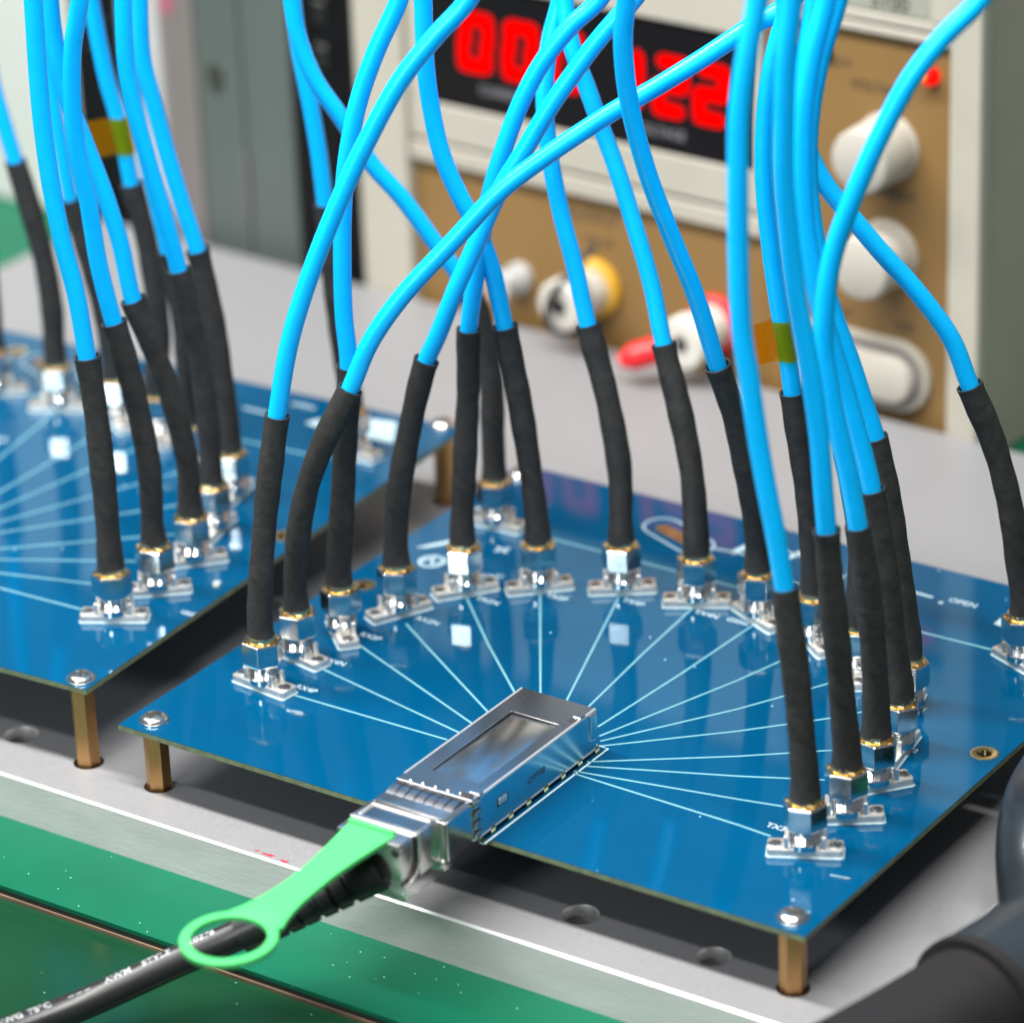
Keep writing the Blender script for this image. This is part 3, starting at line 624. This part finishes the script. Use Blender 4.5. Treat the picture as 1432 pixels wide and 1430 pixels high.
P('latch_edge', tube(smooth_path(lp, .8), .22, 6), 'edge', 40)
for x in (78.1, 91.6): P('front_hole', lathe([(.95, 0), (.95, .12), (0, .13)], 14, Matrix.Translation((x, -25.22, 7.8)) @ Matrix.Rotation(R(90), 4, 'X')), 'recess')
P('front_slot', box(94.85, 95.2, -12.9, -12.3, .8, 9.0), 'recess')
# mint tab: flat strap that widens into a ring
def tab_outline():
    cx, cy, ro, ri = 84.7, -69.6, 9.5, 7.35
    L_, R_ = [], []
    prof = [(-22.2, 5.5), (-24.5, 5.45), (-29, 4.85), (-35, 4.15), (-41, 3.7), (-47, 3.7), (-52, 4.0), (-56, 4.6), (-59.5, 5.5), (-61.5, 6.3)]
    for y, hw_ in prof: xc = 84.3+.9*min(1, (y+22.2)/-25); L_.append((xc-hw_, y)); R_.append((xc+hw_, y))
    arc = [(cx+ro*math.cos(a), cy+ro*math.sin(a)) for a in [R(51-i*(282/36)) for i in range(37)]]
    return R_, arc, L_, (cx, cy, ri)
R_, arc, L_, (cx, cy, ri) = tab_outline()
outer = R_+arc+L_[::-1]
hole = ngon(40, ri, 0, (cx, cy))
b, lo, hi = plate_with_holes(outer, [hole], 0, 1.3)
for kk, (lp_, lq_) in enumerate(zip(lo, hi)):
    for i in range(len(lp_)):
        j = (i+1) % len(lp_); f = (lp_[i], lp_[j], lq_[j], lq_[i]); b.faces.new(f if kk == 0 else f[::-1])
bmesh.ops.recalc_face_normals(b, faces=b.faces)
rim = [e for e in b.edges if len(e.link_faces) == 2 and e.calc_face_angle(0) > R(60)]
bmesh.ops.bevel(b, geom=rim, offset=.3, segments=2, affect='EDGES', profile=.5)
def tabz(y): 
    t_ = max(0, (-22.2-y)); return 8.95-.004*t_-.0002*max(0, t_-20)**2
for v in b.verts: v.co.z += tabz(v.co.y)
P('pull_tab', b, 'tab', 40)
b = box(78.6, 89.6, -23.2, -21.8, 9.5, 10.9, .35, 2); P('tab_lip', b, 'tab', 40)
# black cable, strain relief
dp = smooth_path([Vector(p) for p in [(86, -24, 2.2)]+DAC[2:]], 1.2)
cable_l = [0]
for p, q in zip(dp, dp[1:]): cable_l.append(cable_l[-1]+(q-p).length)
SR = 31.0
nsr = next(i for i, l in enumerate(cable_l) if l > SR)
def rib(l, L_, a):
    base = 4.8-.7*l/L_
    ph = (l % 3.6)/3.6
    return base-(.75 if .74 < ph < .95 and l > 5 and l < L_-3 else 0)
srp = smooth_path([dp[i] for i in range(0, nsr+1, 3)], .45)
P('strain_relief', tube(srp, rib, 20), 'rubber', 35)
P('cable_jacket', tube(dp[max(0, nsr-8):], 3.2, 24), 'rubber', 60)
DF = frames(dp, (0, -.3, 1))
def on_cable(s, ang, r):
    i = 1
    while i < len(dp)-1 and cable_l[i] < s: i += 1
    f = (s-cable_l[i-1])/(cable_l[i]-cable_l[i-1]); p = dp[i-1].lerp(dp[i], f); n, v, t = DF[i]
    upv = Vector((0, 0, 1)); upv = (upv-t*upv.dot(t)).normalized(); sd = t.cross(upv)
    return p+(upv*math.cos(ang)+sd*math.sin(ang))*r
def arclen(x, y):
    best = min(range(len(dp)), key=lambda i: (dp[i].x-x)**2+(dp[i].y-y)**2); return cable_l[best]
for s, (x, y) in [('AWG', (32.6, -77.8)), ('75°C', (37.3, -72.5)), ('– – –', (41.9, -65.5)), ('AWM', (47.0, -58.7)), ('STYLE', (52.9, -52.7)), ('20276', (58.9, -45.1))]:
    s0 = arclen(x, y)
    P('lettering', text_bm(s, 2.15, lambda a, c: on_cable(s0-a*1.12, PRINT_ANG+c/3.2*PRINT_SGN, 3.23), 0, .012), 'print')

# ---------------------------------------------------------------- coaxial cables
SILVER = {}
NUT = BM(); A = 8/math.sqrt(3)
hexa = ngon(6, A, R(30)); hexi = ngon(6, 3.75/math.cos(R(30))*.93, R(30))
b = BM()
rings = [(ngon(6, A*.92, R(30)), 6.1), (hexa, 6.5), (hexa, 11.25), (ngon(6, A*.955, R(30)), 11.6), (ngon(6, A*.87, R(30)), 11.58), (ngon(6, A*.85, R(30)), 10.9)]
vr = [[b.verts.new((p[0], p[1], z_)) for p in rg] for rg, z_ in rings]
for a_, c_ in zip(vr, vr[1:]):
    for i in range(6): b.faces.new((a_[i], a_[(i+1) % 6], c_[(i+1) % 6], c_[i]))
b.faces.new(vr[0][::-1]); b.faces.new(vr[-1])
NUTM = tomesh('coupling_nut', b, 'nickel')
bv = bmesh.new(); bv.from_mesh(NUTM); bmesh.ops.bevel(bv, geom=[e for e in bv.edges if e.calc_face_angle(0) > R(35)], offset=.00012, segments=1, affect='EDGES'); bv.to_mesh(NUTM); bv.free()
FERR = tomesh('ferrule', lathe([(3.55, 10.8), (3.5, 11.5), (3.2, 11.45), (3.05, 11.3), (3.05, 12.3), (3.2, 12.35), (3.2, 12.8), (2.9, 12.9), (0, 12.9)], 12), 'gold', 25)
for k, (x, y, fa, na, sp, bp, label) in CABLES.items():
    t = thing('coaxial_cable', label, 'cable', (x, y, ZL if k[0] == 'L' else 0), 0, 'blue coaxial cables on the boards')
    link('coupling_nut', NUTM, t, (0, 0, 0), R(na)); link('ferrule', FERR, t, (0, 0, 0), R(na+20))
    sp = [Vector(p) for p in sp]; bp = [Vector(p) for p in bp]
    full = smooth_path([sp[0], sp[0]+Vector((0, 0, 4))]+sp[1:]+bp, 2.0)
    end = min(range(len(full)), key=lambda i: (full[i]-sp[-1]).length)
    rnd = random.Random(hash(label) % 1000 if False else sum(map(ord, k))*7)
    ph = [rnd.uniform(0, 6.3) for _ in range(6)]
    def srad(l, L_, a):
        r = 2.72+.10*math.sin(l*.23+ph[0])+.06*math.sin(l*.71+ph[1])+.07*math.sin(2*a+ph[2]+l*.05)+.05*math.sin(3*a+ph[3]-l*.09)
        if l < 7: r += .38*(1-l/7)**1.3
        if l > L_-1.2: r += .12
        return r
    bs = tube(full[:end+1], srad, 20, True, False)
    F = frames(full[:end+1]); bs.verts.ensure_lookup_table(); last = [v for v in bs.verts][-20:]
    c0 = full[end]; inn = [bs.verts.new(c0+(v.co-c0)*.83-F[-1][2]*.05) for v in last]; inn2 = [bs.verts.new(c0+(v.co-c0)*.78-F[-1][2]*3) for v in last]
    for i in range(20):
        j = (i+1) % 20; bs.faces.new((last[i], last[j], inn[j], inn[i])); bs.faces.new((inn[i], inn[j], inn2[j], inn2[i]))
    part('sleeve', world(bs, t), 'sleeve', t, 60)
    bj = tube(full[max(0, end-3):], 2.0, 18, True, True)
    part('jacket', world(bj, t), 'jacket', t, 60)
    fl_ = {'R10': FLAG_R, 'Lf': FLAG_L}.get(k)
    if fl_:
        i = min(range(2, len(full)-2), key=lambda i: (full[i]-Vector(fl_)).length); tg = (full[i+1]-full[i-1]).normalized()
        sd = -rt; sd = (sd-tg*sd.dot(tg)).normalized(); nn = tg.cross(sd).normalized(); c = full[i]
        prof = [(9.0, .1), (5.5, .22), (3.0, .5)]+[(2.35*math.cos(a), 2.35*math.sin(a)) for a in [R(40+i_*(280/14)) for i_ in range(15)]]+[(3.0, -.5), (5.5, -.1), (9.0, -.02)]
        bb = BM(); pts = []
        for u_ in (-4.6, -1.5, 1.5, 4.6): pts.append([bb.verts.new(c+tg*(u_+.25*math.sin(p_[0]))+sd*p_[0]+nn*(p_[1]+.15*math.sin(u_+p_[0]))) for p_ in prof])
        for p0, p1 in zip(pts, pts[1:]):
            for q in range(len(prof)-1): bb.faces.new((p0[q], p0[q+1], p1[q+1], p1[q]))
        part('tape_flag', world(bb, t), 'film', t, 60)

# ---------------------------------------------------------------- bench power supply
PO = (-126.3, 268.0, 0); PA = R(-2.88)
ps = thing('power_supply', 'beige bench power supply with lit red digits and bronze front panel', 'power supply', PO, PA)
def Q(name, bb, m, smooth=None, parent=ps): return part(name, bb, m, parent, smooth)
Q('casing', box(1.5, 198, .5, 230, -26.9, 128, 1.0, 2), 'ps_side')
Q('casing_screw', lathe([(1.9, 0), (1.7, .8), (0, 1.0)], 16, Matrix.Translation((198.0, 26, 11)) @ Matrix.Rotation(R(90), 4, 'Y')), 'recess')
Q('front_panel', box(17.5, 134, -1.2, .4, -26.9, 24.6), 'ps_gold'); Q('front_panel', box(134.2, 190.2, -1.2, .4, -26.9, 85.6), 'ps_gold')
Q('bezel', box(0, 17.3, -4.5, .45, -26.9, 128, .6, 2), 'ps_beige'); Q('bezel', box(190.4, 199.5, -4.5, .45, -26.9, 128, .8, 2), 'ps_beige')
Q('bezel', box(17.4, 133.8, -3.2, .45, 24.8, 30.0, .4, 2), 'ps_beige'); Q('bezel', box(17.4, 133.8, -2.6, .45, 31.2, 42.0, .4, 2), 'ps_beige')
Q('bezel_groove', box(17.4, 133.8, -1.0, .42, 29.8, 31.4), 'cab_grey')
Q('bezel', box(17.4, 24.6, -2.6, .45, 42.2, 128, .4, 2), 'ps_beige'); Q('bezel', box(131.2, 134.1, -3.2, .45, 42.2, 85.8, .4, 2), 'ps_beige')
Q('bezel', box(24.8, 131, -2.6, .45, 78.4, 128, .4, 2), 'ps_beige'); Q('bezel', box(134.2, 190.2, -3.0, .45, 86.0, 88.0, .3, 2), 'ps_beige'); Q('bezel', box(134.2, 190.2, -2.4, .45, 88.8, 91.2, .3, 2), 'ps_beige')
Q('bezel_groove', box(131.4, 190.2, -1.2, .42, 87.9, 88.9), 'cab_grey')
Q('model_plate', box(140, 183, -1.8, .45, 91.5, 104, .3, 1), 'ps_label'); Q('bezel', box(183.3, 190.2, -2.6, .44, 91.4, 128, .3, 1), 'ps_beige'); Q('bezel', box(131.2, 139.8, -2.6, .44, 91.4, 128, .3, 1), 'ps_beige')
Q('display_window', box(24.7, 131.1, -1.6, .43, 42.1, 78.3), 'black_win')
def panel_text(s, x, z_, size, m, y=-1.3, weight=.06, parent=ps): Q('lettering', text_bm(s, size, lambda a, c: (x+a, y, z_+c), 0, weight), m, None, parent)
panel_text('CURRENT', 49.5, 48.4, 3.6, 'win_ink', -1.65); panel_text('VOLTAGE', 101, 47.4, 3.6, 'win_ink', -1.65)
panel_text('5100', 171.5, 94.3, 5.6, 'ink', -1.9); panel_text('C.C', 157.8, 76.4, 2.8, 'ink'); panel_text('VOLTAGE', 168.0, 71.2, 3.8, 'ink'); panel_text('CURRENT', 171.2, 43.9, 3.8, 'ink')
panel_text('ON', 157.6, 8.8, 3.2, 'ink'); panel_text('OFF', 176, 8.3, 3.2, 'ink'); panel_text('OUTPUT', 78, 18.6, 4.4, 'ink'); panel_text('12V 3A', 80, 12.0, 3.2, 'ink')
SEG = {'0': 'abcdef', '1': 'bc', '2': 'abged'}
def digit(ch, x, zc, h, w_):
    bb = BM(); t_ = 4.1; sh = .13
    segs = {'a': ((0, h), (w_, h)), 'b': ((w_, h), (w_, h/2)), 'c': ((w_, h/2), (w_, 0)), 'd': ((0, 0), (w_, 0)), 'e': ((0, h/2), (0, 0)), 'f': ((0, h), (0, h/2)), 'g': ((0, h/2), (w_, h/2))}
    d = None
    for i, s_ in enumerate(SEG[ch]):
        (x0, z0), (x1, z1) = segs[s_]; L_ = math.hypot(x1-x0, z1-z0); an = math.atan2(z1-z0, x1-x0); st = stadium(0, 0, L_+t_*.8, t_, 0, 5)
        pb = prism(st, 0, .25); mm = Matrix.Translation((x+(x0+x1)/2+sh*((z0+z1)/2), -1.62-.004*i, zc-h/2+(z0+z1)/2)) @ Matrix.Rotation(R(90), 4, 'X') @ Matrix.Rotation(an, 4, 'Z')
        nb_ = BM(); addbm(nb_, pb, mm); bmesh.ops.recalc_face_normals(nb_, faces=nb_.faces)
        if d is None: d = link('digit', None, ps)
        part('segment', nb_, 'led_red', d)
for ch, x in (('0', 36.2), ('0', 51.2), ('0', 66.2)): digit(ch, x, 61.6, 13.2, 7.6)
for ch, x in (('1', 86.0), ('2', 100.4), ('2', 113.2)): digit(ch, x, 60.6, 13.2, 7.0)
for x, z_ in ((171.0, 56.6), (171.0, 28.0)):
    kb = lathe([(9.0, 0), (9.0, .8), (8.6, 1.0), (8.4, 13.0), (8.0, 14.0), (7.3, 14.4), (0, 14.2)], 36, Matrix.Translation((x, -1.2, z_)) @ Matrix.Rotation(R(90), 4, 'X')); kn = Q('knob', kb, 'knob', 35)
Q('indicator_lamp', lathe([(2.3, 0), (2.3, 1.8), (1.7, 3.0), (0, 3.6)], 20, Matrix.Translation((183.6, -1.2, 77.6)) @ Matrix.Rotation(R(90), 4, 'X')), 'led_dot', 50)
Q('lamp_core', lathe([(.8, 3.2), (.75, 3.8), (0, 4.0)], 12, Matrix.Translation((183.0, -1.2, 78.0)) @ Matrix.Rotation(R(90), 4, 'X')), 'led_core', 50)
Q('indicator_lamp', lathe([(1.6, 0), (1.6, 1.2), (0, 2.0)], 16, Matrix.Translation((153.0, -1.2, 77.8)) @ Matrix.Rotation(R(90), 4, 'X')), 'black_pl', 50)
rx = Matrix.Translation((0, -1.2, 0)) @ Matrix.Rotation(R(90), 4, 'X')
b = BM(); addbm(b, prism(stadium(162, -4.9, 45, 19.5, 0, 12), 0, 2.2, .6), rx); bmesh.ops.recalc_face_normals(b, faces=b.faces); sw = Q('rocker_surround', b, 'ps_beige', 35)
b = BM(); addbm(b, prism(stadium(162, -4.9, 42, 16.5, 0, 12), 2.2, 2.6, .2), rx); bmesh.ops.recalc_face_normals(b, faces=b.faces); Q('rocker_gap', b, 'cab_grey', 35, sw)
b = BM(); addbm(b, prism(stadium(162, -4.9, 38, 12.6, 0, 12), 2.2, 5.6, 1.2), rx); bmesh.ops.recalc_face_normals(b, faces=b.faces); Q('rocker', b, 'knob', 35, sw)
def post(x, z_, ringm):
    mx = Matrix.Translation((x, -1.2, z_)) @ Matrix.Rotation(R(90), 4, 'X')
    tp = Q('terminal_post', lathe([(6.2, 2.6), (6.2, 9.0), (5.2, 9.4), (5.2, 11.4)], 24, mx), 'white_pl', 35)
    Q('terminal_ring', lathe([(8.2, 0), (8.2, 2.0), (7.4, 2.7), (0, 2.7)], 28, mx), ringm, 35, tp)
    Q('terminal_cap', lathe([(6.4, 11.4), (7.2, 12.0), (7.2, 16.4), (6.6, 17.2), (2.4, 17.3), (2.2, 14), (0, 14)], 24, mx), 'white_pl', 35, tp)
    Q('terminal_groove', lathe([(5.6, 9.2), (5.6, 11.6)], 24, mx), 'black_pl', 35, tp)
    Q('socket_hole', lathe([(2.3, 17.35), (0, 17.36)], 14, mx), 'black_pl', None, tp)
    return tp
tp = post(78.5, -1.2, 'yellow'); tr_ = post(118, -3.2, 'red')
Q('ground_post', lathe([(4.2, 0), (4.2, 3), (2.6, 3.2), (2.6, 7), (4.0, 7.2), (4.0, 11), (0, 11.4)], 20, Matrix.Translation((53, -1.2, -3.5)) @ Matrix.Rotation(R(90), 4, 'X')), 'cab_light', 35)
wb = tube(smooth_path([Vector((82, -6, 13)), Vector((80.5, -14, 8)), Vector((78.2, -20.2, 3.5)), Vector((76.6, -20.9, -1.5)), Vector((76.4, -20.5, -6)), Vector((77.5, -16, -10)), Vector((78, -8, -13)), Vector((78, -4, -26))], 1.2), 1.0, 10)
wire = thing('bare_lead', 'thin black lead wrapped round the white terminal with the yellow ring', 'wire', PO, PA); part('lead_wire', wb, 'black_pl', wire, 60)
bpg = thing('banana_plug', 'red banana plug lying low in front of the red-ringed terminal', 'plug', PO, PA)
part('plug_body', tube(smooth_path([Vector((113.5, -18.5, -5.2)), Vector((110, -20.5, -6.2)), Vector((106.5, -23, -7.6)), Vector((103.5, -25.5, -8.8))], 1.2), lambda l, L_, a: 3.2+.5*math.sin(math.pi*l/L_)-(1.2 if l > L_-2 else 0), 16), 'red', bpg, 50)
part('plug_pin', tube([Vector((118, -17.0, -3.4)), Vector((113, -18.9, -5.4))], 1.2, 10), 'nickel', bpg, 50)

# ---------------------------------------------------------------- equipment at the left behind the plate
def unit(name, label, cat, x, y): return thing(name, label, cat, (PO[0]+x*math.cos(PA)-y*math.sin(PA), PO[1]+x*math.sin(PA)+y*math.cos(PA), -27), PA)
cb = unit('equipment_cabinet', 'grey metal equipment cabinet with pale front column beside the power supply', 'cabinet', -92, 0)
def K(name, bb, m, smooth=None): return part(name, bb, m, cb, smooth)
K('pale_column', box(0, 15.5, 0, 60, 0, 190, .8, 2), 'cab_light'); K('trim_strip', box(15.7, 21.8, .8, 60, 0, 190, .5, 2), 'cab_grey'); K('trim_strip', box(22.0, 28.3, .3, 60, 0, 190, .8, 2), 'cab_grey')
K('sticker', box(16.2, 21.4, .6, .79, 77, 120), 'pink')
K('side_panel', box(28.5, 45, 1.2, 60, 0, 190, .5, 2), 'cab_green'); K('side_panel', box(45.4, 63.3, 1.6, 60, 0, 190, .5, 2), 'cab_green')
K('knock_out', lathe([(3.8, 0), (3.6, .3), (0, .3)], 20, Matrix.Translation((35.6, 1.19, 60.6)) @ Matrix.Rotation(R(90), 4, 'X') @ Matrix.Diagonal((.8, 1.3, 1, 1))), 'recess')
K('hinge_pin', box(44.7, 45.7, .4, 1.2, 20, 40, .2, 1), 'cab_grey')
bk = unit('black_rack_unit', 'tall black unit in the gap between grey cabinet and power supply', 'equipment', -28.2, 0)
part('casing', box(-.2, 27.9, 2.2, 60, 0, 190, .8, 2), 'dark_box', bk); part('front_rail', box(3, 8, 1.2, 2.3, 0, 190, .5, 1), 'dark_box', bk); part('front_rail', box(15, 17, 1.4, 2.3, 0, 190, .4, 1), 'dark_box', bk)
for i in range(5): part('clip', box(9.5, 13.5, 1.2, 2.4, 70+i*13, 77+i*13, .5, 1), 'black_pl', bk)
dk = unit('charcoal_unit', 'charcoal box behind the pale cables of the left board', 'equipment', -114, 3)
part('casing', box(0, 21, 0, 50, 0, 190, .8, 2), 'dark_box', dk); part('front_strip', box(19.2, 21.6, -1.0, 0, 0, 190, .3, 1), 'black_pl', dk)
for i in range(6): part('vent_slot', box(4, 17, -.1, .3, 60+i*9, 62+i*9), 'black_pl', dk)
wp = unit('white_panel', 'plain off-white panel standing at the far left edge', 'panel', -190, 12)
part('panel_sheet', box(0, 75.5, 0, 8, 0, 190, 1, 2), 'white_panel', wp); part('edge_strip', box(73, 76, -1.2, -.05, 0, 190, .3, 1), 'cab_light', wp)

# ---------------------------------------------------------------- black hoses in the right foreground
hs = thing('black_hose', 'thick glossy black hose with a collar crossing the lower right corner', 'hose', HOSE[1])
hp_ = smooth_path([Vector(p) for p in HOSE], 2.5); mid = next(i for i, p in enumerate(hp_) if p.y > 4.0)
part('hose_tube', world(tube(hp_[mid:], HOSE_R, 32), hs), 'hose', hs, 50)
part('boot', world(tube(hp_[:mid+1], HOSE_R-1.6, 32), hs), 'hose_matte', hs, 50)
part('collar', world(tube(hp_[mid-1:mid+1], HOSE_R+.35, 32), hs), 'hose_matte', hs, 30)
h2 = thing('hose_bend', 'black hose bending upright at the right edge behind the thick one', 'hose', HOSE2[1])
part('hose_tube', world(tube(smooth_path([Vector(p) for p in HOSE2], 2.5), HOSE2_R, 28), h2), 'hose', h2, 50)

# thing roots keep no helper properties
for o in bpy.data.objects:
    if '_mm' in o: del o['_mm']
